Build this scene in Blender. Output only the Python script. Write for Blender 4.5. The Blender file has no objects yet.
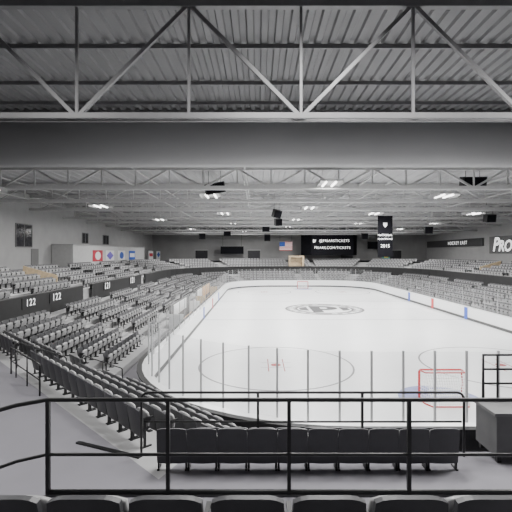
import bpy, math, random
from mathutils import Vector, Matrix
random.seed(4)
D=bpy.data; SC=bpy.context.scene; COL=SC.collection

# ------------------------------------------------------------ materials
def mat(name,col,rough=.6,metal=0,noise=0.0,nscale=3.0,bump=0,emit=None,estr=0,spec=.5,alpha=None):
    m=D.materials.new(name); m.use_nodes=True
    nt=m.node_tree; b=nt.nodes['Principled BSDF']
    b.inputs['Base Color'].default_value=(*col,1); b.inputs['Roughness'].default_value=rough
    b.inputs['Metallic'].default_value=metal
    b.inputs['Specular IOR Level'].default_value=spec
    if noise>0 or bump>0:
        tc=nt.nodes.new('ShaderNodeTexCoord'); n=nt.nodes.new('ShaderNodeTexNoise')
        n.inputs['Scale'].default_value=nscale; n.inputs['Detail'].default_value=5
        nt.links.new(tc.outputs['Object'],n.inputs['Vector'])
        if noise>0:
            r=nt.nodes.new('ShaderNodeValToRGB')
            r.color_ramp.elements[0].position=.3; r.color_ramp.elements[1].position=.7
            r.color_ramp.elements[0].color=(*[c*(1-noise) for c in col],1)
            r.color_ramp.elements[1].color=(*[min(1,c*(1+noise)) for c in col],1)
            nt.links.new(n.outputs['Fac'],r.inputs['Fac']); nt.links.new(r.outputs['Color'],b.inputs['Base Color'])
        if bump>0:
            bp=nt.nodes.new('ShaderNodeBump'); bp.inputs['Strength'].default_value=bump
            nt.links.new(n.outputs['Fac'],bp.inputs['Height']); nt.links.new(bp.outputs['Normal'],b.inputs['Normal'])
    if emit:
        b.inputs['Emission Color'].default_value=(*emit,1); b.inputs['Emission Strength'].default_value=estr
    return m
M_ice=mat('ice',(.84,.85,.86),.35,noise=.02,nscale=.6,spec=.25)
M_conc=mat('concrete',(.165,.16,.18),.75,noise=.05,nscale=1.0)
M_step=mat('concrete_steps',(.34,.34,.345),.8,noise=.06,nscale=1.2)
M_wall=mat('painted_block',(.34,.34,.34),.8,noise=.05,nscale=.8)
M_walld=mat('dark_wall',(.15,.15,.15),.8,noise=.1,nscale=.8)
M_far=mat('far_wall_paint',(.26,.26,.26),.8,noise=.12,nscale=.3)
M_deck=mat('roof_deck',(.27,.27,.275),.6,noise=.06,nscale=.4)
M_deckn=mat('roof_deck_dimmed',(.16,.16,.165),.7,noise=.06,nscale=.4)  # darker copy of the roof deck; dim light over the near end put into colour
M_soffit=mat('bulkhead_paint',(.33,.33,.335),.9,noise=.18,nscale=.06,spec=.1)
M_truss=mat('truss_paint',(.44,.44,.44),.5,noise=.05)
M_trussd=mat('truss_paint_dimmed',(.13,.13,.135),.5,noise=.05)  # darkened truss paint, so near steel reads as a dim silhouette
M_black=mat('black_steel',(.008,.008,.009),.4,noise=.2,nscale=20)
M_blackw=mat('black_paint',(.012,.012,.013),.6,noise=.2,nscale=2)
M_clad=mat('cladding_dark_grey',(.045,.045,.047),.6,noise=.2,nscale=2)
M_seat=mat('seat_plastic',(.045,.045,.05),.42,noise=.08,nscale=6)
M_seatp=mat('seat_pan_highlight',(.32,.32,.325),.35,noise=.08,nscale=6)  # pans paler than backrests: highlights on the upturned seats put into the colour
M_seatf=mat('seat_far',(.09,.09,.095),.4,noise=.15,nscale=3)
M_white=mat('board_white',(.85,.86,.87),.3,noise=.02)
M_kick=mat('kick_plate_grey',(.06,.06,.06),.5,noise=.05)
M_post=mat('aluminium_post',(.46,.46,.47),.4,metal=.1,noise=.05)
M_red=mat('red_paint',(.55,.03,.03),.4,noise=.05)
M_blue=mat('blue_paint',(.02,.08,.5),.4,noise=.05)
M_line=mat('ice_line_grey',(.20,.20,.21),.4,noise=.1,nscale=4,spec=.2)
M_linel=mat('ice_line_pale',(.60,.60,.62),.4,noise=.1,nscale=4,spec=.2)
M_pink=mat('ice_dot_red',(.4,.06,.06),.4,noise=.1,spec=.2)
M_crease=mat('crease_blue',(.26,.29,.52),.4,noise=.15,spec=.2)
M_logo=mat('ice_logo_grey',(.10,.10,.105),.4,noise=.15,spec=.2)
M_logol=mat('ice_logo_light',(.34,.34,.35),.4,noise=.15,spec=.2)
M_net=mat('net_cord',(.9,.9,.9),.8,noise=.03)
M_beige=mat('oak_panel',(.55,.43,.28),.5,noise=.15,nscale=4)
M_win=mat('dark_window',(.03,.03,.035),.15,noise=.1)
M_text=mat('sign_white_glow',(.8,.8,.8),.5,noise=.02,emit=(1,1,1),estr=1.0)  # glow added to lettering; section, banner and wall letters have no lamp
M_plate=mat('lettering_white',(.85,.85,.85),.5,noise=.02)
M_screen=mat('screen_dark',(.007,.007,.009),.8,noise=.1,spec=.05)
M_ribbon=mat('ribbon_grey',(.06,.06,.062),.5,noise=.1)
M_housing=mat('lamp_housing_grey',(.35,.35,.35),.5,noise=.05)
M_tube=mat('lamp_tube',(.9,.9,.9),.4,noise=.01,emit=(1,.98,.95),estr=6)
M_maroon=mat('maroon_print',(.35,.02,.04),.6,noise=.1)
M_purple=mat('purple_print',(.12,.08,.40),.6,noise=.1)
M_navy=mat('navy_print',(.02,.08,.38),.6,noise=.1)
M_yel=mat('yellow_print',(.6,.5,.08),.6,noise=.1)
M_teal=mat('teal_print',(.05,.3,.25),.6,noise=.1)
M_orange=mat('orange_wood',(.62,.40,.22),.5,noise=.15)
M_cloth=mat('banner_cloth_grey_white',(.60,.60,.60),.7,noise=.03)
M_glass=D.materials.new('clear_acrylic'); M_glass.use_nodes=True
nt=M_glass.node_tree; nt.nodes.clear()
o=nt.nodes.new('ShaderNodeOutputMaterial'); mx=nt.nodes.new('ShaderNodeMixShader'); mx2=nt.nodes.new('ShaderNodeMixShader')
tr=nt.nodes.new('ShaderNodeBsdfTransparent'); tr.inputs[0].default_value=(.94,.945,.95,1)
gl=nt.nodes.new('ShaderNodeBsdfGlossy'); gl.inputs['Roughness'].default_value=.1
df=nt.nodes.new('ShaderNodeBsdfDiffuse'); df.inputs[0].default_value=(.9,.9,.9,1)
mx.inputs[0].default_value=.03; mx2.inputs[0].default_value=.04
nt.links.new(tr.outputs[0],mx.inputs[1]); nt.links.new(gl.outputs[0],mx.inputs[2])
nt.links.new(mx.outputs[0],mx2.inputs[1]); nt.links.new(df.outputs[0],mx2.inputs[2]); nt.links.new(mx2.outputs[0],o.inputs['Surface'])

# ------------------------------------------------------------ mesh builder
class MB:
    def __init__(s): s.v=[]; s.f=[]; s.mi=[]
    def _add(s,vs,fs,mi=0):
        n=len(s.v); s.v+= [tuple(p) for p in vs]
        for f in fs: s.f.append(tuple(i+n for i in f)); s.mi.append(mi)
    def box(s,x0,x1,y0,y1,z0,z1,mi=0,M=None):
        vs=[Vector((x,y,z)) for z in(z0,z1) for y in(y0,y1) for x in(x0,x1)]
        if M: vs=[M@p for p in vs]
        s._add(vs,[(0,2,3,1),(4,5,7,6),(0,1,5,4),(2,6,7,3),(0,4,6,2),(1,3,7,5)],mi)
    def prism(s,poly,z0,z1,mi=0):
        a=sum(poly[i][0]*poly[(i+1)%len(poly)][1]-poly[(i+1)%len(poly)][0]*poly[i][1] for i in range(len(poly)))
        if a<0: poly=poly[::-1]
        n=len(poly); vs=[(p[0],p[1],z0) for p in poly]+[(p[0],p[1],z1) for p in poly]
        fs=[tuple(range(n-1,-1,-1)),tuple(range(n,2*n))]+[(i,(i+1)%n,(i+1)%n+n,i+n) for i in range(n)]
        s._add(vs,fs,mi)
    def beam(s,a,b,w,h,mi=0):
        a=Vector(a);b=Vector(b);d=(b-a); L=d.length; d.normalize()
        up=Vector((0,0,1)) if abs(d.z)<.95 else Vector((0,1,0))
        sx=d.cross(up).normalized(); sz=sx.cross(d).normalized()
        vs=[a+d*t+sx*(i*w/2)+sz*(j*h/2) for t in(0,L) for (i,j) in((-1,-1),(1,-1),(1,1),(-1,1))]
        s._add(vs,[(3,2,1,0),(4,5,6,7),(0,1,5,4),(1,2,6,5),(2,3,7,6),(3,0,4,7)],mi)
    def sweep(s,pts,r,n=8,mi=0,closed=False):
        pts=[Vector(p) for p in pts]; N=len(pts); rings=[]
        prev=None
        for i,p in enumerate(pts):
            if closed: t=(pts[(i+1)%N]-pts[i-1]).normalized()
            elif i==0: t=(pts[1]-p).normalized()
            elif i==N-1: t=(p-pts[-2]).normalized()
            else: t=((p-pts[i-1]).normalized()+(pts[i+1]-p).normalized()).normalized()
            if prev is None:
                up=Vector((0,0,1)) if abs(t.z)<.9 else Vector((1,0,0))
                a=t.cross(up).normalized()
            else:
                a=(prev-t*prev.dot(t)).normalized()
            prev=a; b=t.cross(a)
            rings.append([p+a*(r*math.cos(k*2*math.pi/n))+b*(r*math.sin(k*2*math.pi/n)) for k in range(n)])
        vs=[q for R in rings for q in R]; fs=[]
        for i in range(N if closed else N-1):
            j=(i+1)%N
            for k in range(n):
                fs.append((i*n+k,i*n+(k+1)%n,j*n+(k+1)%n,j*n+k))
        if not closed: fs+= [tuple(range(n-1,-1,-1)),tuple((N-1)*n+k for k in range(n))]
        s._add(vs,fs,mi)
    def mesh(s,name,mats):
        me=D.meshes.new(name); me.from_pydata(s.v,[],s.f)
        if not isinstance(mats,(list,tuple)): mats=[mats]
        for m in mats: me.materials.append(m)
        if len(mats)>1:
            for p,i in zip(me.polygons,s.mi): p.material_index=i
        me.update(); return me
    def obj(s,name,mats,parent=None,smooth=False,**kw):
        me=s.mesh(name,mats)
        if smooth:
            for p in me.polygons: p.use_smooth=True
        return put(name,me,parent,**kw)
def put(name,data,parent=None,**kw):
    ob=D.objects.new(name,data); COL.objects.link(ob)
    if parent is not None:
        ob.parent=parent; ob.matrix_parent_inverse=Matrix.Translation(-Vector(parent.location))
    for k,v in kw.items(): ob[k]=v
    return ob
def thing(name,loc,label,category,group=None):
    e=D.objects.new(name,None); e.empty_display_size=.2; e.location=loc; COL.objects.link(e)
    e['label']=label; e['category']=category
    if group: e['group']=group
    return e
def struct(ob): ob['kind']='structure'; return ob
def arc(cx,cy,r,a0,a1,n):
    return [(cx+r*math.cos(math.radians(a0+(a1-a0)*i/n)),cy+r*math.sin(math.radians(a0+(a1-a0)*i/n))) for i in range(n+1)]
def text(name,s,size,mtl,parent,M,ext=.01,bold=0,shear=0,space=1.0):
    cu=D.curves.new(name,'FONT'); cu.body=s; cu.size=size; cu.extrude=ext; cu.align_x='CENTER'; cu.align_y='CENTER'
    cu.offset=size*bold; cu.shear=shear; cu.space_character=space
    t=D.objects.new('tmp',cu); COL.objects.link(t); bpy.context.view_layer.update()
    dg=bpy.context.evaluated_depsgraph_get()
    me=D.meshes.new_from_object(t.evaluated_get(dg)); D.objects.remove(t)
    me.transform(M); me.materials.clear(); me.materials.append(mtl); me.name=name
    return put(name,me,parent)
def face_negY(x,y,z):
    return Matrix.Translation((x,y,z))@Matrix.Rotation(math.radians(90),4,'X')
def face_posX(x,y,z):
    return Matrix.Translation((x,y,z))@Matrix.Rotation(math.radians(90),4,'Z')@Matrix.Rotation(math.radians(90),4,'X')
def face_negX(x,y,z):
    return Matrix.Translation((x,y,z))@Matrix.Rotation(math.radians(-90),4,'Z')@Matrix.Rotation(math.radians(90),4,'X')

# ------------------------------------------------------------ rink constants
XL,XR,Y0,Y1,R=-5.4,20.75,12.8,79.0,8.5
CX=7.8; CY=(Y0+Y1)/2+1.6
GY0=18.2; GY1=Y1-4.6
BH=1.2
def loop(off,n=14):
    r=R+off; p=[]
    p+=arc(XL+R,Y0+R,r,180,270,n); p+=arc(XR-R,Y0+R,r,270,360,n)
    p+=arc(XR-R,Y1-R,r,0,90,n); p+=arc(XL+R,Y1-R,r,90,180,n)
    return p
def ring(mb,offs0,offs1,z0,z1,mi=0,n=14):
    a=loop(offs0,n); b=loop(offs1,n); N=len(a)
    vs=[(p[0],p[1],z0) for p in a]+[(p[0],p[1],z1) for p in a]+[(p[0],p[1],z1) for p in b]+[(p[0],p[1],z0) for p in b]
    fs=[]
    for i in range(N):
        j=(i+1)%N
        for k in range(4):
            l=(k+1)%4
            fs.append((k*N+i,k*N+j,l*N+j,l*N+i))
    mb._add(vs,fs,mi)

mb=MB(); mb.box(-32,46,-6,104,-.3,-.02); struct(mb.obj('floor',M_conc))
rink=thing('ice_rink',(CX,CY,0),'white ice sheet with painted circles and a grey centre emblem','ice rink')
mb=MB(); mb.prism(loop(0.0),-.02,.0); mb.obj('ice_surface',M_ice,rink)
def disc_ring(mb,cx,cy,r0,r1,z,a0=0,a1=360,n=64,mi=0):
    A=arc(cx,cy,r0,a0,a1,n); B=arc(cx,cy,r1,a0,a1,n)
    vs=[(*p,z) for p in A]+[(*p,z) for p in B]; N=n+1
    mb._add(vs,[(i,i+N,i+1+N,i+1) for i in range(n)],mi)
for fx in(CX-6.75,CX+6.5):
    for fy in(23.75,GY1-6.1):
        mb=MB(); disc_ring(mb,fx,fy,4.42,4.53,.006)
        mb.obj('face_off_circle',M_line,rink)
        mb=MB(); disc_ring(mb,fx,fy,.0,.3,.008,n=24)
        mb.obj('face_off_dot',M_pink,rink)
        for s in(-1,1):
            mb=MB(); mb.box(fx+s*.45-.03,fx+s*.45+.03,fy-1.3,fy+1.3,.003,.006); mb.obj('hash_mark',M_pink,rink)
            mb=MB(); mb.box(fx-.9,fx+.9,fy+s*.5-.04,fy+s*.5+.04,.003,.0065); mb.obj('hash_mark',M_linel,rink)
for yy in(GY0,GY1):
    mb=MB(); mb.box(XL+1.2,XR-1.2,yy-.025,yy+.025,.001,.006); mb.obj('goal_line',M_linel,rink)
for yy in(CY-7.6,CY+7.6):
    mb=MB(); mb.box(XL+.02,XR-.02,yy-.15,yy+.15,.001,.006); mb.obj('blue_line',M_linel,rink)
mb=MB(); mb.box(XL+.02,XR-.02,CY-.12,CY+.12,.001,.006); mb.obj('centre_line',M_linel,rink)
GX=CX+.45
for yy,sg in((GY0,1),(GY1,-1)):
    mb=MB(); disc_ring(mb,GX,yy,0,1.83,.008,0 if sg>0 else 180,180 if sg>0 else 360,n=32); mb.obj('goal_crease',M_crease,rink)
mb=MB(); disc_ring(mb,CX,CY,3.3,4.55,.010); mb.obj('centre_circle',M_logol,rink)
mb=MB(); disc_ring(mb,CX,CY,4.35,4.6,.014); mb.obj('centre_circle_edge',M_logo,rink)
mb=MB(); disc_ring(mb,CX,CY,3.15,3.4,.014); mb.obj('centre_circle_edge',M_logo,rink)
for k in range(20):
    if k%10==4: continue
    a=k*18; mb=MB(); disc_ring(mb,CX,CY,3.65,4.1,.016,a+3,a+13,n=4); mb.obj('ring_segment',M_white,rink)
mb=MB()
disc_ring(mb,CX-.1,CY+.75,.6,1.75,.016,-90,90,n=20)
mb.box(CX-1.6,CX-.4,CY-2.7,CY+2.5,.012,.016); mb.box(CX-1.6,CX,CY+1.35,CY+2.5,.012,.0155); mb.box(CX-1.6,CX,CY-1.0,CY+.15,.012,.0157)
mb.obj('centre_emblem',M_logo,rink)
for s in(-1,1):
    mb=MB(); mb._add([(CX+s*1.95,CY-1.5,.015),(CX+s*2.9,CY-.9,.015),(CX+s*2.9,CY+1.0,.015),(CX+s*1.95,CY+1.7,.015)],[(0,1,2,3) if s>0 else (3,2,1,0)]); mb.obj('emblem_wing',M_logo,rink)

db=thing('dasher_boards',(CX,CY,0),'white rink boards with wide white ledge and black outer edge','rink boards')
mb=MB(); ring(mb,.0,.08,0,BH); mb.obj('board_panel',M_white,db)
mb=MB(); ring(mb,.36,.42,0,BH+.02); mb.obj('outer_cladding',M_clad,db)
mb=MB(); ring(mb,.0,.38,BH,BH+.05); mb.obj('cap_rail',M_white,db)
mb=MB(); ring(mb,.38,.62,BH+.01,BH+.06); mb.obj('edge_trim',M_blackw,db)
mb=MB(); ring(mb,-.03,.0,.0,.24); mb.obj('kick_plate',M_kick,db)
for yy,m in((CY-7.3,M_blue),(CY+.4,M_red),(CY+7.8,M_blue)):
    for xx,s in((XR,-1),(XL,1)):
        mb=MB(); mb.box(min(xx,xx+s*.04),max(xx,xx+s*.04),yy-.3,yy+.3,.03,BH); mb.obj('line_mark',m,db)
perim=loop(.10,10)
def pathpts(pts,step):
    out=[]; N=len(pts)
    L=[(Vector(pts[i]),Vector(pts[(i+1)%N])) for i in range(N)]
    tot=sum((b-a).length for a,b in L); n=round(tot/step); st=tot/n
    acc=0; k=0
    for a,b in L:
        l=(b-a).length
        while k*st<acc+l-1e-6 and k<n:
            out.append(a+(b-a)*((k*st-acc)/l)); k+=1
        acc+=l
    return out
pp=pathpts(perim,1.0)
pp=[p for i,p in enumerate(pp) if p.y<Y0+4 or p.y>Y1-3 or i%2==0]
GZ=BH+.07
for i in range(len(pp)):
    a=pp[i]; b=pp[(i+1)%len(pp)]
    nearend=a.y<Y0+7.5
    endz=GZ+(2.25 if (nearend or a.y>Y1-7.5) else 1.9)
    hw=.032 if nearend else .018
    g=thing('rink_glass',(a.x,a.y,GZ),'clear acrylic glass pane with slim grey aluminium post','rink glass','glass panes around the ice')
    mb=MB(); mb.box(a.x-hw,a.x+hw,a.y-hw,a.y+hw,GZ,endz); mb.obj('post',M_post,g)
    mb=MB(); d=(b-a).normalized()*.03
    p,q=a+d,b-d
    mb._add([(p.x,p.y,GZ),(q.x,q.y,GZ),(q.x,q.y,endz-.03),(p.x,p.y,endz-.03)],[(0,1,2,3)])
    mb.obj('pane',M_glass,g)

def goal(yy,sg):
    g=thing('hockey_goal',(GX,yy,0),'red steel hockey goal frame with white cord net','hockey goal','hockey goals')
    w,h,dp=.97,1.32,1.0
    b=-sg
    mb=MB(); mb.sweep([(GX-w,yy,0),(GX-w,yy,h-.08),(GX-w+.08,yy,h),(GX+w-.08,yy,h),(GX+w,yy,h-.08),(GX+w,yy,0)],.06,8); mb.obj('frame',M_red,g,True)
    mb=MB()
    mb.sweep([(GX-w,yy,.03),(GX-w,yy+b*.6,.03),(GX-w+.2,yy+b*dp,.03),(GX+w-.2,yy+b*dp,.03),(GX+w,yy+b*.6,.03),(GX+w,yy,.03)],.03,8); mb.obj('base_bar',M_red,g,True)
    mb=MB()
    mb.sweep([(GX-w,yy,h),(GX-w+.1,yy+b*.45,h),(GX+w-.1,yy+b*.45,h),(GX+w,yy,h)],.03,6); mb.obj('top_bar',M_red,g,True)
    mb=MB()
    def quad(A,B,C,Dd,n,m,t_=.012):
        A,B,C,Dd=map(Vector,(A,B,C,Dd))
        for i in range(n+1):
            t=i/n; mb.beam(A.lerp(B,t),Dd.lerp(C,t),t_,t_)
        for j in range(m+1):
            t=j/m; mb.beam(A.lerp(Dd,t),B.lerp(C,t),t_,t_)
    quad((GX-w+.2,yy+b*dp,.03),(GX+w-.2,yy+b*dp,.03),(GX+w-.1,yy+b*.45,h),(GX-w+.1,yy+b*.45,h),16,12,.03)
    quad((GX-w,yy,h),(GX+w,yy,h),(GX+w-.1,yy+b*.45,h),(GX-w+.1,yy+b*.45,h),14,4)
    for s in(-1,1):
        quad((GX+s*w,yy,.03),(GX+s*(w-.2),yy+b*dp,.03),(GX+s*(w-.1),yy+b*.45,h),(GX+s*w,yy,h),5,9,.012)
    mb.obj('net',M_net,g)
goal(GY0,1); goal(GY1,-1)

# ------------------------------------------------------------ bowl terraces
def upath(o,ys,ye,n=12):
    return [(XL-o,ys)]+arc(XL+R,Y1-R,R+o,180,90,n)+arc(XR-R,Y1-R,R+o,90,0,n)+[(XR+o,ye)]
def mitre_y(x): return 18.5+(-7.3-x)*.357
LOW=[(1.9+1.27*k,.4+.28*k) for k in range(6)]
UP=[(10.95+1.4*k,3.2+.31*k) for k in range(5)]
def terrace(name,rows,ends,ysf,ye,zbase):
    mb=MB(); zp=zbase
    for i,(o1,z) in enumerate(rows):
        o2=rows[i+1][0] if i+1<len(rows) else ends
        A=upath(o1,ysf(XL-o1),ye); B=upath(o2,ysf(XL-o2),ye); N=len(A)
        vs=[(*p,zp) for p in A]+[(*p,z) for p in A]+[(*p,z) for p in B]
        fs=[(j,N+j,N+j+1,j+1) for j in range(N-1)]+[(N+j,2*N+j,2*N+j+1,N+j+1) for j in range(N-1)]
        vs+=[(*A[0],0),(*B[0],0),(*A[-1],0),(*B[-1],0)]; q=3*N
        fs+=[(q,q+1,2*N,N),(q+3,q+2,2*N-1,3*N-1)]
        mb._add(vs,fs); zp=z
    return mb.obj(name,M_step,kind='structure')
terrace('floor_lower_terrace',LOW+[(9.52,2.0)],10.65,mitre_y,24,0)
terrace('floor_upper_terrace',UP,17.95,lambda x:21.6,24,2.0)
WX0,WX1,WY1=-26.2,41.8,100.0
A=upath(17.95,21.6,24); B=[(max(WX0,min(WX1,x)),min(WY1,y)) for x,y in upath(34,21.6,24)]
mb=MB(); N=len(A); mb._add([(*p,4.8) for p in A]+[(*p,4.8) for p in B],[(j,N+j,N+j+1,j+1) for j in range(N-1)])
struct(mb.obj('floor_concourse',M_conc))
XPp=XL-10.6
def parapet(A,B,name):
    mb=MB(); N=len(A)
    mb._add([(*p,1.9) for p in A]+[(*p,3.6) for p in A]+[(*p,3.6) for p in B]+[(*p,3.1) for p in B],
      [(j+k*N,j+1+k*N,j+1+(k+1)*N,j+(k+1)*N) for j in range(N-1) for k in range(3)])
    struct(mb.obj(name,M_blackw))
    mb=MB(); mb.sweep([((a[0]+b[0])/2,(a[1]+b[1])/2,3.64) for a,b in zip(A,B)],.04,6); return struct(mb.obj('trim_'+str(20+len([o for o in D.objects if o.name.startswith('trim_')])),M_walld))
G1=(36.9,38.8); G2=(55.3,57.2)
parapet([(XPp,21.6),(XPp,G1[0])],[(XPp-.18,21.6),(XPp-.18,G1[0])],'wall_parapet_near')
parapet([(XPp,G1[1]),(XPp,G2[0])],[(XPp-.18,G1[1]),(XPp-.18,G2[0])],'wall_parapet_left')
A=upath(10.6,G2[1],24); B=upath(10.78,G2[1],24)
parapet(A,B,'wall_parapet_far')
for g in(G1,G2):
    mb=MB()
    for k in range(4): mb.box(XPp-.3-.3*(k+1),XPp-.3*k,g[0],g[1],2.0,2.3+.3*k)
    struct(mb.obj('floor_stairs',M_step))
for y in(27.7,36.9,46.1,55.3):
    mb=MB()
    for o1,z in LOW[1:]+[(9.52,2.0)]:
        mb.box(XL-o1,XL-o1+.4,y+.4,y+1.7,z-.28,z-.13)
    struct(mb.obj('floor_aisle_steps',M_step))
c0=5.5; U0=c0/math.sqrt(2)
def inter(c,P,Q):
    (x1,y1),(x2,y2)=P,Q; t=(c-x1-y1)/((x2-x1)+(y2-y1)); return (x1+(x2-x1)*t,y1+(y2-y1)*t)
L1=((-1.8,7.3),(.05,11.55)); L2=((-16,21.6),(-7.3,18.5))
mb=MB()
for m in range(5):
    z=2.5-.4*m; ca=c0+.85*m*math.sqrt(2); cb=ca+.85*math.sqrt(2)
    mb.prism([inter(ca,*L1),inter(cb,*L1),inter(cb,*L2),inter(ca,*L2)],0,z)
struct(mb.obj('floor_corner_terrace',M_step))
mb=MB()
for m in range(5):
    z=2.5-.4*m; ya=7.3+.85*m; xa=-1.8+.435*.85*m; xb=xa+.435*.85
    mb.prism([(xa,ya),(14,ya),(14,ya+.85),(xb,ya+.85)],0,z)
struct(mb.obj('floor_end_terrace',M_conc))
mb=MB(); mb.prism([(-16,21.5),(-1.8,7.3),(14,7.3),(14,-3),(-26.2,-3),(-26.2,21.5)],0,2.5)
struct(mb.obj('floor_walkway',M_conc))
mb=MB(); mb.prism([(-2.15,4.28),(12,4.28),(12,1.9),(-4.5,1.9)],2.5,4.08); mb.box(-4.5,12,-3,1.9,2.5,4.5)
struct(mb.obj('floor_platform',M_conc))

RZ=16.2
mb=MB(); mb.box(WX0-.3,WX0,-3,WY1,0,13.6); struct(mb.obj('wall_left',M_wall))
mb=MB(); mb.box(WX1,WX1+.3,-3,WY1,0,13.6); struct(mb.obj('wall_right',M_wall))
mb=MB(); mb.box(WX0-.3,WX1+.3,WY1,WY1+.3,0,13.6); struct(mb.obj('wall_far',M_far))
mb=MB(); mb.box(WX0-.3,WX1+.3,-3.4,-3.1,0,RZ+.3); struct(mb.obj('wall_near',M_wall))

def deck(name,y0,y1,z,pitch,h,m):
    mb=MB(); x=WX0-.3; prof=[]
    while x<WX1+.3:
        prof+=[(x,z),(x+pitch*.4,z),(x+pitch*.5,z+h),(x+pitch*.9,z+h)]; x+=pitch
    prof.append((x,z)); N=len(prof)
    mb._add([(p[0],y0,p[1]) for p in prof]+[(p[0],y1,p[1]) for p in prof],[(i,i+1,i+1+N,i+N) for i in range(N-1)])
    return struct(mb.obj(name,m))
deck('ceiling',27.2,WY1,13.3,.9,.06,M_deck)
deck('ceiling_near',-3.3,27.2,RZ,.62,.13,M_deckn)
mb=MB(); prof=[(27.25,RZ+.25),(27.0,RZ+.25),(27.0,13.3)]+[(27.0+.55*(1-math.cos(math.radians(t))),13.3-.85*math.sin(math.radians(t))) for t in range(10,91,10)]+[(28.6,12.7),(28.6,13.3)]
N=len(prof); mb._add([(WX0-.3,y,z) for y,z in prof]+[(WX1+.3,y,z) for y,z in prof],[(i,i+1,i+1+N,i+N) for i in range(N-1)])
struct(mb.obj('wall_bulkhead',M_soffit,None,True))
mb=MB(); mb.box(WX0-.3,WX0,-3,27,13.6,RZ+.2); mb.box(WX1,WX1+.3,-3,27,13.6,RZ+.2); struct(mb.obj('wall_clerestory',M_wall))

def truss(y,zt,zb,panel,x0,x1,xn,sz,mtl,detail,label,wf=1):
    t=thing('roof_truss',(xn,y,zb),label,'roof truss','steel trusses under the roof')
    mb=MB(); mb.beam((x0,y,zt),(x1,y,zt),sz*1.3,sz*1.3); mb.obj('top_chord',mtl,t)
    for s in(-1,1):
        mb=MB(); mb.beam((x0,y+s*sz,zb),(x1,y+s*sz,zb),sz*.8,sz*1.1); mb.obj('bottom_chord',mtl,t)
    k0=math.ceil((x0-xn)/panel); k1=math.floor((x1-xn)/panel)
    allb=MB()
    for k in range(k0,k1+1):
        x=xn+k*panel
        segs=[((x,y,zb),(x,y,zt),sz*.55*wf)]
        if k<k1:
            if k%2==0: segs.append(((x,y,zb),(x+panel,y,zt),sz*.75*wf))
            else: segs.append(((x,y,zt),(x+panel,y,zb),sz*.75*wf))
        for a,b,w in segs:
            if detail:
                mb=MB(); mb.beam(a,b,w,w); mb.obj('web_member',mtl,t)
            else: allb.beam(a,b,w,w)
    if not detail: allb.obj('web_members',mtl,t)
truss(15,15.85,11.65,4.17,WX0,WX1,-6.74,.18,M_trussd,True,'deep steel truss with diagonal webs, grey darkened for dim light')
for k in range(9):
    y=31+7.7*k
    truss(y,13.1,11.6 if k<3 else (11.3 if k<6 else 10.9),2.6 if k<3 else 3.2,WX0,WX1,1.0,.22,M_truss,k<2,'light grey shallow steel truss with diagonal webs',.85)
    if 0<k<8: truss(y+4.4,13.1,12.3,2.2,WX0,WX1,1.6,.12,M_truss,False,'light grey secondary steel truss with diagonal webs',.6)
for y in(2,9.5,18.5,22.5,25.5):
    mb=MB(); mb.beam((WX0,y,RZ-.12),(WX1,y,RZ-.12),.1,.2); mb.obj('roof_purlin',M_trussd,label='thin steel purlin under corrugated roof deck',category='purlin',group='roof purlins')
for x in(-22,-9.5,-1,9.6,21.3,33):
    ya,yb=28.7,98
    e=thing('roof_bracing',(x,ya,12.1),'light grey steel bracing bars running along the arena roof','roof bracing','roof bracing bars')
    mb=MB(); mb.beam((x,ya,13.05),(x,yb,13.05),.08,.12); mb.obj('top_bar',M_truss,e)
    mb=MB(); mb.beam((x,ya,11.75),(x,yb,11.75),.06,.08); mb.obj('bottom_bar',M_truss,e)

# ------------------------------------------------------------ lamps
def lamp(x,y,z,power,tw=1.5,ln=1.8):
    e=thing('ceiling_lamp',(x,y,z),'hanging rectangular fluorescent lamp with bright twin tubes','ceiling lamp','ceiling lamps')
    mb=MB(); mb.box(x-tw/2-.1,x+tw/2+.1,y-ln/2-.15,y+ln/2+.15,z+.1,z+.2)
    mb.obj('housing',M_housing,e)
    for s in(-1,1):
        mb=MB(); mb.box(x+s*(tw/2+.085)-.015,x+s*(tw/2+.085)+.015,y-ln/2-.15,y+ln/2+.15,z-.06,z+.1); mb.obj('side_rim',M_housing,e)
        mb=MB(); mb.sweep([(x+s*.35,y-ln/2,z+.03),(x+s*.35,y+ln/2,z+.03)],.07,8); mb.obj('tube',M_tube,e)
        mb=MB(); mb.beam((x+s*.5,y,z+.2),(x+s*.5,y,13.28 if z<13 else RZ),.02,.02); mb.obj('hanger',M_truss,e)
    l=D.lights.new('lamp_light','AREA'); l.shape='RECTANGLE'; l.size=tw; l.size_y=ln; l.energy=power; l.color=(1,.99,.97)
    lo=put('lamp_light',l,e); lo.location=(x,y,z-.07)
PW=1950
for (x,y) in [(5.2,29.5),(-3.9,33.6),(15.5,33.6),(5.4,42.5),(26,48.6),(-4,48.6),(14,48.6),(5.4,57.3),(28,64),(-14,57.3),(-4,64),(16,64),(5.4,72.3),(28,80),(-13,80),(14,86),(-3,88)]:
    lamp(x,y,11.3 if y>30 else 11.6,PW)
lamp(-16,41,11.3,900); lamp(-19.8,29.4,11.3,1000)  # extra lamps added to brighten the left wall
for (x,y) in [(0,10.5),(8,8.5),(16,10.5),(3,12),(13,12),(-9,9)]:  # unseen lamps above the frame, added to light the near ice
    lamp(x,y,14.9 if y>11 else 14.2,PW*.55)

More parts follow.
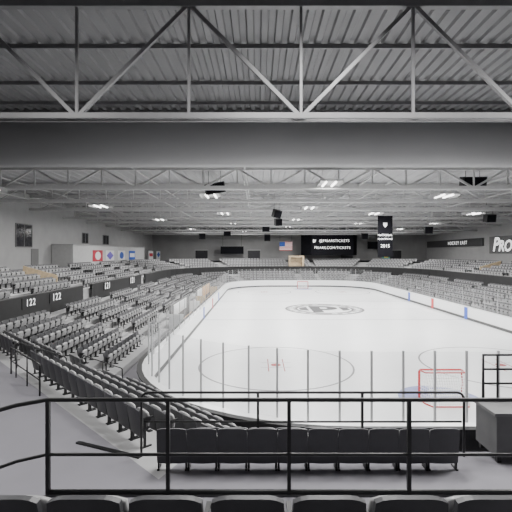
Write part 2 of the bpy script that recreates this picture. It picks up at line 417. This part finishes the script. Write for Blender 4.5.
# ------------------------------------------------------------ seats
def panel(w,h,z0,y0,tilt,bow,th,nx=6,nz=5,rnd=.1,my=0,tap=.1):
    mb=MB()
    for side in(0,1):
        for j in range(nz+1):
            v=j/nz
            for i in range(nx+1):
                u=-1+2*i/nx
                z=z0+h*v*(1-rnd*abs(u)**4)
                x=u*w/2*(1-tap*v**4)
                y=y0+tilt*v+bow*(u*u)+my*math.sin(v*math.pi)+side*th
                mb.v.append((x,y,z))
    n=(nx+1)*(nz+1); W=nx+1
    for j in range(nz):
        for i in range(nx):
            a=j*W+i
            mb.f.append((a,a+1,a+1+W,a+W)); mb.f.append((n+a,n+a+W,n+a+1+W,n+a+1))
    for i in range(nx):
        mb.f.append((i,n+i,n+i+1,i+1)); a=nz*W+i; mb.f.append((a,a+1,n+a+1,n+a))
    for j in range(nz):
        a=j*W; mb.f.append((a,a+W,n+a+W,n+a)); a=j*W+nx; mb.f.append((a,n+a,n+a+W,a+W))
    mb.mi=[0]*len(mb.f); return mb
BK=dict(w=.535,h=.62,z0=.22,y0=-.02,tilt=-.11,bow=.02,th=.035,rnd=.05,tap=.04)
BE=dict(w=.545,h=.71,z0=.14,y0=-.02,tilt=-.10,bow=.03,th=.035,rnd=.05,tap=.04,nx=10)
BR=dict(w=.51,h=.62,z0=.24,y0=-.02,tilt=-.11,bow=.02,th=.05,rnd=.06,tap=.05,nx=10)
PK=dict(w=.45,h=.38,z0=.34,y0=.09,tilt=.02,bow=0,th=.05,my=.03,rnd=.06,tap=.06)
pan=panel(**PK)
legb=MB(); 
legb.box(-.015,.015,.02,.07,.02,.6); legb.box(-.018,.018,-.02,.2,0,.03); legb.beam((0,.04,.35),(0,.14,.42),.03,.05)
armb=MB(); armb.box(-.018,.018,.02,.24,.60,.63); armb.box(-.010,.010,.04,.18,.54,.60)
me_back=panel(**BK).mesh('backrest',M_seat); me_backr=panel(**BR).mesh('backrest',M_seat); me_backe=panel(**BE).mesh('backrest',M_seat)
me_pan=pan.mesh('seat',M_seatp); me_leg=legb.mesh('leg',M_black); me_arm=armb.mesh('armrest',M_black)
for p in me_pan.polygons: p.use_smooth=True
one=MB()
def merge(dst,src,mi,dx=0):
    n=len(dst.v); dst.v+=[(p[0]+dx,p[1],p[2]) for p in src.v]
    for f in src.f: dst.f.append(tuple(i+n for i in f)); dst.mi.append(mi)
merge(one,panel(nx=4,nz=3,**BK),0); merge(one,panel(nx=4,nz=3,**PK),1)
for dx in(-.25,.25): merge(one,legb,2,dx); merge(one,armb,2,dx)
me_one=one.mesh('arena_chair',[M_seatf,M_seatp,M_black])
seats=[]
S2=math.sqrt(2)
for i in range(10):
    for m in(0,1):
        if m==1 and i==0: continue
        seats.append((-1.62+.568*i,7.3+.85*m+(.30 if m==0 else .42),2.5-.4*m,0,'end row'))
for i in range(9): seats.append((-2.0+i*.55+.28,2.80,4.08,0,'platform row'))
for m in range(5):
    ca=c0+.85*m*S2; lo=inter(ca,*L1); hi=inter(ca+.85*S2,*L2)
    slo=(lo[1]-lo[0])/S2+(1.5 if m<2 else .6); shi=(hi[1]-hi[0])/S2-.9
    u=ca/S2+.38; s=slo
    while s<shi:
        if not(15.2<s<17.4):
            seats.append(((u-s)/S2,(u+s)/S2,2.5-.4*m,math.radians(-45),'corner rows'))
        s+=.57
def urow(o,z,ys,ye,tag,per=9.2):
    st=.69
    y=ys+.7
    while y<Y1-R:
        if (y-18.5)%per>2.5 and (y-18.5)%per<8.9 and not(tag=='lower rows' and o<3.2 and 32.5<y<60.5): seats.append((XL-o,y,z,math.radians(-90),tag))
        y+=st
    for cx,a0,sg in((XL+R,180,-1),(XR-R,90,-1)):
        n=int((R+o)*math.pi/2/st)
        for i in range(n):
            f=(i+.5)/n
            if abs(f-.33)<.9/(R+o) or abs(f-.66)<.9/(R+o) or f<.5/(R+o) : continue
            a=math.radians(a0+sg*90*f); dx,dy=math.cos(a),math.sin(a)
            seats.append((cx+dx*(R+o),Y1-R+dy*(R+o),z,a+math.pi-math.pi/2,tag))
    x=XL+R+.3
    while x<XR-R:
        if not(tag=='upper rows' and abs(x-8.6)<2.1) and abs(x-8.6)>.8: seats.append((x,Y1+o,z,math.pi,tag))
        x+=st
    y=Y1-R-.3
    while y>ye+.3:
        if (y-24)%per>2.0: seats.append((XR+o,y,z,math.radians(90),tag))
        y-=st
for o1,z in LOW: urow(o1+.75,z,mitre_y(XL-o1-.75),24,'lower rows')
for o1,z in UP: urow(o1+.8,z,21.8,24,'upper rows')
cam=Vector((0,0,6.6))
def vis(s):
    x,y,z=s[0],s[1],s[2]+.6
    if y<.5: return False
    return -.02<(258+403*x/y)/512<1.02 and 0<(253-403*(z-6.6)/y)/512<1.06
vs_=[s for s in seats if vis(s)]; inv=[s for s in seats if not vis(s) ]
vs_.sort(key=lambda s:(Vector(s[:3])-cam).length)
near=vs_[:298]; far=vs_[298:]+[s for s in inv if s[4] in('lower rows','upper rows','corner rows')]
lab='dark grey plastic folding arena chair with upturned seat'
SS=(1.2,1.12,1.12)
def full_chair(s):
    e=D.objects.new('arena_chair',None); e.empty_display_size=.1; COL.objects.link(e)
    e.location=s[:3]; e.rotation_euler=(0,0,s[3])
    if s[4]=='end row': e.scale=(1.04,1,.98)
    if s[4]=='platform row': e.scale=(1,1,1.03)
    if s[4] in('lower rows','upper rows'): e.scale=SS
    e['label']=lab; e['category']='chair'; e['group']='arena chairs'
    mbk={'platform row':me_backr,'end row':me_backe}.get(s[4],me_back)
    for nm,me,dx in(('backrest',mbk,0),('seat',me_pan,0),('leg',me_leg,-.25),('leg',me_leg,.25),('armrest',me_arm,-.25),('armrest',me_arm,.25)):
        c=D.objects.new(nm,me); COL.objects.link(c); c.parent=e; c.location=(dx,0,0)
for i,s in enumerate(near):
    if i<150: full_chair(s)
    else:
        ob=D.objects.new('arena_chair',me_one); COL.objects.link(ob); ob.location=s[:3]; ob.rotation_euler=(0,0,s[3])
        if s[4] in('lower rows','upper rows'): ob.scale=SS
        ob['label']=lab; ob['category']='chair'; ob['group']='arena chairs'
def lowseat():
    mb=MB()
    vs=[(-.31,-.02,.28),(.31,-.02,.28),(.30,-.12,.95),(-.30,-.12,.95)]
    mb._add([(x,y,z) for x,y,z in vs]+[(x,y+.04,z) for x,y,z in vs],[(0,3,2,1),(4,5,6,7),(2,3,7,6),(0,1,5,4),(0,4,7,3),(1,2,6,5)],0)
    vs=[(-.27,.10,.38),(.27,.10,.38),(.26,.11,.82),(-.26,.11,.82)]
    mb._add([(x,y,z) for x,y,z in vs]+[(x,y+.06,z) for x,y,z in vs],[(0,3,2,1),(4,5,6,7),(2,3,7,6),(0,1,5,4),(0,4,7,3),(1,2,6,5)],1)
    mb.box(-.335,-.31,-.0,.26,.60,.70,2); mb.box(-.335,-.31,.02,.08,0,.60,2)
    return mb
ls=lowseat(); big=MB()
for s in far:
    c,sn=math.cos(s[3]),math.sin(s[3]); n=len(big.v)
    big.v+=[(s[0]+c*x-sn*y,s[1]+sn*x+c*y,s[2]+z) for x,y,z in ls.v]
    big.f+=[tuple(i+n for i in f) for f in ls.f]; big.mi+=ls.mi
big.obj('arena_chair_rows',[M_seatf,M_seatp,M_black],label='many distant rows of dark grey folding arena chairs',category='chairs',kind='stuff')

# ------------------------------------------------------------ foreground railing
def bar(pts,r,name,par,mtl=M_black):
    mb=MB(); mb.sweep(pts,r,10); return mb.obj(name,mtl,par,True)
ry=4.2
rl=thing('guard_railing',(2,ry,4.08),'black tubular steel guard railing with curved end','railing')
def left_end(z):
    return [(-4.0,2.9,z-.18),(-3.2,3.45,z-.12),(-2.75,3.85,z-.05),(-2.45,4.08,z-.012),(-2.2,ry,z),(-1.9,ry,z)]
bar(left_end(5.07)+[(8,ry,5.07)],.022,'top_rail',rl)
bar(left_end(4.5)+[(8,ry,4.5)],.017,'middle_rail',rl)
bar([(-2.19,ry,4.11),(8,ry,4.11)],.026,'bottom_rail',rl)
for px in(48,168,289,409,530,650):
    x=(px-258)*ry/403
    mb=MB(); mb.box(x-.019,x+.019,ry-.019,ry+.019,4.09,5.07); mb.obj('post',M_black,rl)
ry2=8.12; rl2=thing('seating_railing',(1,ry2,2.5),'black tubular railing with rounded corners standing by a chair row','railing')
def rrect(x0,x1,z0,z1,r,y):
    return [(x0,y,z0)]+[(x0+r-r*math.cos(a),y,z1-r+r*math.sin(a)) for a in(0,.4,.8,1.2,math.pi/2)]+[(x1-r+r*math.sin(a),y,z1-r+r*math.cos(a)) for a in(0,.4,.8,1.2,math.pi/2)]+[(x1,y,z0)]
bar(rrect(-2.35,4.15,2.5,3.79,.14,ry2),.025,'top_rail',rl2)
bar([(-2.3,ry2,3.2),(4.1,ry2,3.2)],.02,'middle_rail',rl2)
for x in(0,2.1): 
    mb=MB(); mb.box(x-.024,x+.024,ry2-.024,ry2+.024,2.5,3.79); mb.obj('post',M_black,rl2)
M_dp=mat('dark_panel',(.11,.11,.113),.6,noise=.1)
mp=thing('media_platform',(6.0,8.0,2.5),'grey boxed platform on short legs with black tubular railing','platform')
mb=MB(); mb.box(4.65,7.4,7.85,8.6,2.62,3.42); mb.obj('box_body',M_dp,mp)
mb=MB(); mb.box(4.6,7.45,7.82,8.64,3.42,3.48); mb.obj('top_board',mat('grey_board',(.16,.16,.163),.7,noise=.1),mp)
for x in(4.72,6.0,7.3):
    for y in(7.92,8.5):
        mb=MB(); mb.box(x-.04,x+.04,y-.04,y+.04,2.5,2.62); mb.obj('leg',M_black,mp)
bar([(4.75,8.5,3.48),(4.75,8.5,4.45),(7.1,8.5,4.45)],.03,'guard_rail',mp)
bar([(4.75,8.5,4.15),(7.1,8.5,4.15)],.022,'guard_rail',mp)
bar([(4.75,8.5,3.85),(7.1,8.5,3.85)],.022,'guard_rail',mp)
bar([(5.05,8.5,3.48),(5.05,8.5,4.45)],.022,'guard_post',mp)
def handrail(x,y,z,dx,dy,n,rise):
    h=thing('aisle_handrail',(x,y,z),'black tubular steel aisle handrail on concrete steps','handrail','aisle handrails')
    L=.85*n
    a=(x,y,z+.9); b=(x+dx*L,y+dy*L,z-rise*n+.9)
    bar([(x,y,z),(x,y,z+.82),(x+dx*.07,y+dy*.07,z+.9),(b[0]-dx*.07,b[1]-dy*.07,b[2]),(b[0],b[1],b[2]-.08),(b[0],b[1],b[2]-.9)],.025,'rail',h)
    m=((a[0]+b[0])/2,(a[1]+b[1])/2,(a[2]+b[2])/2)
    bar([m,(m[0],m[1],m[2]-.86)],.022,'post',h)
    bar([(a[0],a[1],a[2]-.4),(b[0],b[1],b[2]-.4)],.018,'lower_bar',h)
for s in(16.3,):
    u=U0+.2
    handrail((u-s)/S2,(u+s)/S2,2.5,1/S2,1/S2,2,.4); u+=2.3; handrail((u-s)/S2,(u+s)/S2,1.6,1/S2,1/S2,2,.4)
er=thing('walkway_railing',(-6,11.4,2.5),'black steel rail with posts along the walkway edge','railing')
P=[(c0/2-.1-s/S2,c0/2-.1+s/S2) for s in (12.6,13.8,15.0,15.6)]
bar([(*P[0],2.5),(*P[0],3.35)]+[(*p,3.4) for p in P]+[(*P[-1],3.3),(*P[-1],2.5)],.025,'top_rail',er)
bar([(*p,2.95) for p in P],.02,'lower_rail',er)
for p in P[1:-1]: bar([(*p,2.5),(*p,3.4)],.022,'post',er)
for y in(29.75,38.95,48.15,57.3):
    for kk,n in((5,2),(3,2)):
        handrail(XL-(1.9+1.27*kk)-.5,y,.4+.28*kk,1,0,n,.22)
mb=MB(); mb.beam((-3.9,8.7,2.515),(-2.36,8.06,2.515),.09,.03); mb.obj('cable_cover',M_black,label='black rubber cable cover strip lying on the walkway',category='cable cover')

for y0,y1,oak in((33,42,False),(47,60,True)):
    e=thing('team_bench',(-6.5,(y0+y1)/2,0),('bench enclosure with oak and white back panels beside the boards' if oak else 'bench enclosure with white back panel beside the boards'),'players bench','team benches')
    mb=MB(); mb.box(-7.25,-7.15,y0,y1,0,2.3); mb.obj('back_panel',M_walld,e)
    if oak:
        mb=MB(); mb.box(-7.15,-7.12,y0+4.5,y1-1,.9,2.2); mb.obj('back_cladding',M_orange,e)
    mb=MB(); mb.box(-7.14,-7.11,y0+(.5 if oak else 1.0),y0+(4 if oak else 7),1.2,2.2); mb.obj('notice_board',M_white,e)
    for ya,yb in((y0-.08,y0),(y1,y1+.08)):
        mb=MB(); mb.box(-7.25,-6.1,ya,yb,0,1.6); mb.obj('side_panel',M_beige if oak else M_white,e)
    mb=MB(); mb.box(-6.9,-6.5,y0+.3,y1-.3,.5,.56); mb.obj('bench_seat',M_orange,e)
    for k in range(5):
        y=y0+.6+k*(y1-y0-1.2)/4; mb=MB(); mb.box(-6.75,-6.65,y-.04,y+.04,0,.5); mb.obj('leg',M_black,e)

for s,px in(('122',30),('122',56),('121',107),('121',132)):
    d=16*403/(258-px); z=3.12
    pl=thing('section_sign',(-15.98,d,z),'white section number %s on black parapet wall'%s,'sign','section number signs')
    mb=MB(); mb.box(-15.99,-15.96,d-1.0,d+1.0,z-.38,z+.38); mb.obj('plate',M_blackw,pl)
    text('number',s,.70*(1+(px-30)*.005),M_text,pl,face_posX(-15.94,d,z),space=1.2)
pb=thing('press_box',(-24.6,73,4.8),'long light grey press box along the side wall','press box')
mb=MB(); mb.box(-26.1,-23.4,51,83,4.82,7.6); mb.obj('body',mat('press_box_grey',(.40,.40,.40),.7,noise=.05),pb)
mb=MB(); mb.box(-26.1,-23.3,50.9,83.1,7.6,7.72); mb.obj('roof',M_wall,pb)
cols=[(58.8,M_maroon,M_cloth,'maroon team banner with white round emblem on press box',0),(63.6,M_cloth,M_purple,'white team banner with purple diamond emblem on press box',2),
 (69.0,M_cloth,M_navy,'white team banner with navy blue round emblem on press box',0),(74.8,M_navy,M_cloth,'navy blue team banner with white bar emblem on press box',3),
 (88,M_cloth,M_maroon,'white team banner with maroon bar emblem beside wall',3),(94.5,M_cloth,M_navy,'white team banner with navy diamond emblem beside wall',2)]
for y,mc,me_,lb,sh in cols:
    X=-23.35; zb=5.4 if y<80 else 4.82
    e=thing('team_banner',(X,y,zb),lb,'banner','team banners')
    mb=MB(); mb.box(X-.04,X,y-1.8,y+1.8,zb,7.0); mb.obj('cloth',mc,e)
    if sh==0: pts=[(a*1.7,b) for a,b in arc(0,0,.6,0,360,20)[:-1]]
    elif sh==2: pts=[(-1.5,0),(0,.68),(1.5,0),(0,-.68)]
    else: pts=[(-1.4,-.35),(1.4,-.35),(1.4,.35),(-1.4,.35)]
    mb=MB(); mb._add([(X+.02,y+a,6.2+b) for a,b in pts],[tuple(range(len(pts)))]); mb.obj('emblem',me_,e)
e=thing('banner_rack',(-23.5,91,4.8),'grey steel frame carrying two team banners','banner frame')
for y in(85.7,91.2,96.8):
    mb=MB(); mb.box(-23.5,-23.42,y-.05,y+.05,4.82,7.2); mb.obj('post',M_walld,e)
mb=MB(); mb.box(-23.5,-23.42,85.7,96.8,7.22,7.3); mb.obj('crossbar',M_walld,e)
for i,(y0,y1,z0,z1) in enumerate(((43.5,46.6,7.3,9.8),(60,62,8.1,9.6),(68,70.5,8.1,9.6))):
    mb=MB(); mb.box(WX0,WX0+.06,y0,y1,z0,z1); struct(mb.obj('window_%d'%(i+1),M_win))
    mb=MB()
    for y in(y0,y1,(y0+y1)/2): mb.box(WX0,WX0+.1,y-.05,y+.05,z0,z1)
    mb.box(WX0,WX0+.1,y0,y1,z0-.06,z0+.04); mb.box(WX0,WX0+.1,y0,y1,z1-.04,z1+.06)
    struct(mb.obj('trim_%d'%(i+1),M_walld))
for i,(y0,y1) in enumerate(((36,37.4),(46.5,48))):
    mb=MB(); mb.box(WX0,WX0+.07,y0,y1,4.82,7.1); struct(mb.obj('door_%d'%(i+1),M_walld))
for X,s,y in((-20.5,1,37.9),(35.5,-1,61.5)):
    mb=MB(); xs=[X-1.6*s,X+1.6*s]
    vs=[(xs[0],y,4.3),(xs[1],y,3.6),(xs[1],y,4.5),(xs[0],y,5.4)]
    mb._add([(a,b,c) for a,b,c in vs]+[(a,b+.12,c) for a,b,c in vs],[(0,1,2,3),(7,6,5,4),(0,4,5,1),(1,5,6,2),(2,6,7,3),(3,7,4,0)])
    mb.obj('stair_side_panel',M_beige,label='pale oak sloping stair side panel among the upper chairs',category='panel')

# ------------------------------------------------------------ hanging things
def speaker(x,y,z,w,h,rz=0,roll=0):
    e=thing('hanging_speaker',(x,y,z),'black hanging boxy loudspeaker cabinet with grille','loudspeaker','hanging loudspeakers')
    mb=MB(); vs=[(-w/2,-.35,-h/2),(w/2,-.35,-h/2),(w*.46,.4,-h*.48),(-w*.46,.4,-h*.48),(-w/2,-.35,h/2),(w/2,-.35,h/2),(w*.46,.4,h/2),(-w*.46,.4,h/2)]
    Mx=Matrix.Translation((x,y,z))@Matrix.Rotation(math.radians(roll),4,'Y')@Matrix.Rotation(math.radians(10),4,'X')@Matrix.Rotation(rz,4,'Z')
    mb._add([Mx@Vector(v) for v in vs],[(3,2,1,0),(4,5,6,7),(0,1,5,4),(1,2,6,5),(2,3,7,6),(3,0,4,7)])
    mb.obj('cabinet',M_blackw,e)
    mb=MB(); mb.box(-w*.44,w*.44,-.38,-.36,-h*.42,h*.42,0,Mx)
    mb.obj('grille',M_screen,e)
    for s in(-1,1): 
        mb=MB(); mb.beam((x+s*w*.3,y,z+h*.3),(x+s*w*.3,y,13.28),.03,.03); mb.obj('hanger',M_black,e)
speaker(-3.5,32.4,11.8,1.6,.85,.25,-10); speaker(17.2,32.3,12.3,1.9,.8,0)
speaker(2.1,45.2,11.0,.9,.9,.4,15); speaker(1.4,71,10.9,1.3,1.1); speaker(30,71,10.7,1.4,1.4)
speaker(2.6,52.2,10.6,.9,.9,.3); speaker(30,52.2,11.1,1.4,1.0,.2)
speaker(-6,79,10.6,1.4,1.3); speaker(23,87,10.2,1.4,1.3); speaker(2,87,9.9,1.3,1.4); speaker(-12,87,10.2,1.4,1.2)
e=thing('hanging_banner',(16.4,52,6.1),'black vertical championship banner with white lettering','banner')
mb=MB(); mb.box(15.45,17.35,51.97,52.0,6.1,11.4); mb.obj('cloth',M_screen,e)
mb=MB(); mb.beam((15.4,52,11.43),(17.4,52,11.43),.06,.06); mb.obj('rod',M_truss,e)
for s,z,sz in(('NATIONAL',8.9,.38),('CHAMPIONS',8.4,.33),('2015',7.5,.6)):
    text('lettering',s,sz,M_text,e,face_negY(16.4,51.95,z))
mb=MB(); z=10.2
mb._add([(16.12,51.95,z+.3),(16.68,51.95,z+.3),(16.64,51.95,z-.05),(16.4,51.95,z-.35),(16.16,51.95,z-.05)],[(0,4,3,2,1)]); mb.obj('emblem',M_plate,e)
def rods(e,xs,y,z):
    for x in xs:
        mb=MB(); mb.beam((x,y,z),(x,y,13.28),.06,.06); mb.obj('hanger',M_black,e)
e=thing('scoreboard',(17,94,6.2),'black hanging video scoreboard with angled sides and ticket lettering','scoreboard')
mb=MB(); mb.prism([(12.3,93),(22.0,93),(23.4,95.5),(10.2,95.5)],6.1,10.8); mb.obj('cabinet',M_screen,e)
mb=MB(); mb.prism([(12.25,92.95),(22.05,92.95),(23.5,95.55),(10.1,95.55)],10.8,10.92); mb.obj('top_trim',M_walld,e)
rods(e,(13.5,21.0),94,10.9)
text('lettering','@FRIARSTICKETS',.86,M_text,e,face_negY(17.6,92.95,9.4),space=1.05)
text('lettering','FRIARS.COM/TICKETS',.82,M_text,e,face_negY(17.15,92.95,7.8),space=1.06)
mb=MB(); mb._add([(12.7,92.95,9.0),(13.2,92.95,9.1),(13.4,92.95,9.7),(13.1,92.95,9.6),(12.7,92.95,9.8)],[(0,1,2,3,4)]); mb.obj('emblem',M_text,e)
for x0,x1,z0,z1 in((-9,-3.5,6.4,8.2),(26.5,30.5,7.6,9.4)):
    e=thing('side_display',((x0+x1)/2,97.2,z0),'black hanging display panel with thin grey border','display','side displays')
    mb=MB(); mb.box(x0,x1,97.0,97.4,z0,z1); mb.obj('screen',M_screen,e)
    mb=MB(); mb.box(x0,x1,96.9,97,z1-.05,z1+.05); mb.obj('border',M_walld,e)
    rods(e,(x0+.5,x1-.5),97.2,z1)
e=thing('hanging_flag',(6.6,95.5,7.2),'american flag with red and white stripes hanging flat','flag')
mb=MB()
for k in range(13): mb.box(5.1,8.1,95.5,95.52,7.2+k*.154,7.2+(k+1)*.154,k%2)
mb.obj('stripes',[M_red,M_white],e)
mb=MB(); mb.box(5.1,6.4,95.46,95.49,8.12,9.2); mb.obj('canton',M_navy,e)
mb=MB(); mb.beam((5,95.5,9.25),(8.2,95.5,9.25),.06,.06); mb.obj('pole',M_post,e)
rods(e,(5.2,8.0),95.5,9.28)
e=thing('tunnel_entrance',(8.6,90.2,3.2),'beige tunnel entrance portal between far chair rows','entrance')
y0,y1=90.0,91.0
mb=MB(); mb.box(6.9,7.3,y0,y1,3.3,5.6); mb.obj('jamb',M_beige,e)
mb=MB(); mb.box(9.9,10.3,y0,y1,3.3,5.6); mb.obj('jamb',M_beige,e)
mb=MB(); mb.box(6.9,10.3,y0,y1,5.6,6.0); mb.obj('lintel',M_beige,e)
mb=MB(); mb.box(7.3,9.9,y1-.2,y1,3.3,5.6); mb.obj('back_panel',M_beige,e)
for i,x in enumerate((-14,-1,22,34)):
    mb=MB(); mb.box(x-1.5,x+1.5,WY1-.1,WY1,4.82,7.2); struct(mb.obj('door_%d'%(i+3),M_win))
    mb=MB(); mb.box(x-1.7,x+1.7,WY1-.14,WY1,7.2,7.45); struct(mb.obj('trim_%d'%(i+11),M_wall))
e=thing('wall_lettering',(41.6,63,6.4),'slanted white outlined capital lettering on grey wall panel','lettering')
mb=MB(); mb.box(41.68,41.79,52,72.6,6.5,9.5); mb.obj('panel',M_walld,e)
for m_,bo,xx in((M_black,.08,41.65),(M_text,.03,41.59)):
    text('letter','P',3.3,m_,e,face_negX(xx,70.6,7.98),ext=.01,bold=bo,shear=.25)
    text('letters','ROVIDENCE',2.6,m_,e,face_negX(xx,62.7,7.73),ext=.01,bold=bo,shear=.25,space=.98)
e=thing('ribbon_sign',(41.6,86,8.0),'long dark grey ribbon sign with white lettering on side wall','sign')
mb=MB(); mb.box(41.5,41.7,74.5,99,7.9,9.4); mb.obj('panel',M_ribbon,e)
text('lettering','HOCKEY EAST',1.0,M_text,e,face_negX(41.48,84,8.65),space=1.3)
e=thing('emblem_sign',(30.4,96,4.8),'yellow and teal emblem sign standing at far corner','sign')
mb=MB(); mb.box(29.6,31.4,95.9,96,4.8,7.4); mb.obj('board',M_teal,e)
mb=MB(); mb.box(30,31,95.85,95.9,5.5,6.9); mb.obj('emblem',M_yel,e)

# ------------------------------------------------------------ world + camera
w=D.worlds.new('world'); SC.world=w; w.use_nodes=True
w.node_tree.nodes['Background'].inputs[0].default_value=(.5,.5,.52,1); w.node_tree.nodes['Background'].inputs[1].default_value=.3
c=D.cameras.new('camera'); c.sensor_width=36; c.lens=36*403/512; c.shift_x=-2/512; c.shift_y=-3/512; c.clip_end=400
co=D.objects.new('camera',c); COL.objects.link(co); co.location=(0,0,6.6); co.rotation_euler=(math.radians(90),0,0)
SC.camera=co
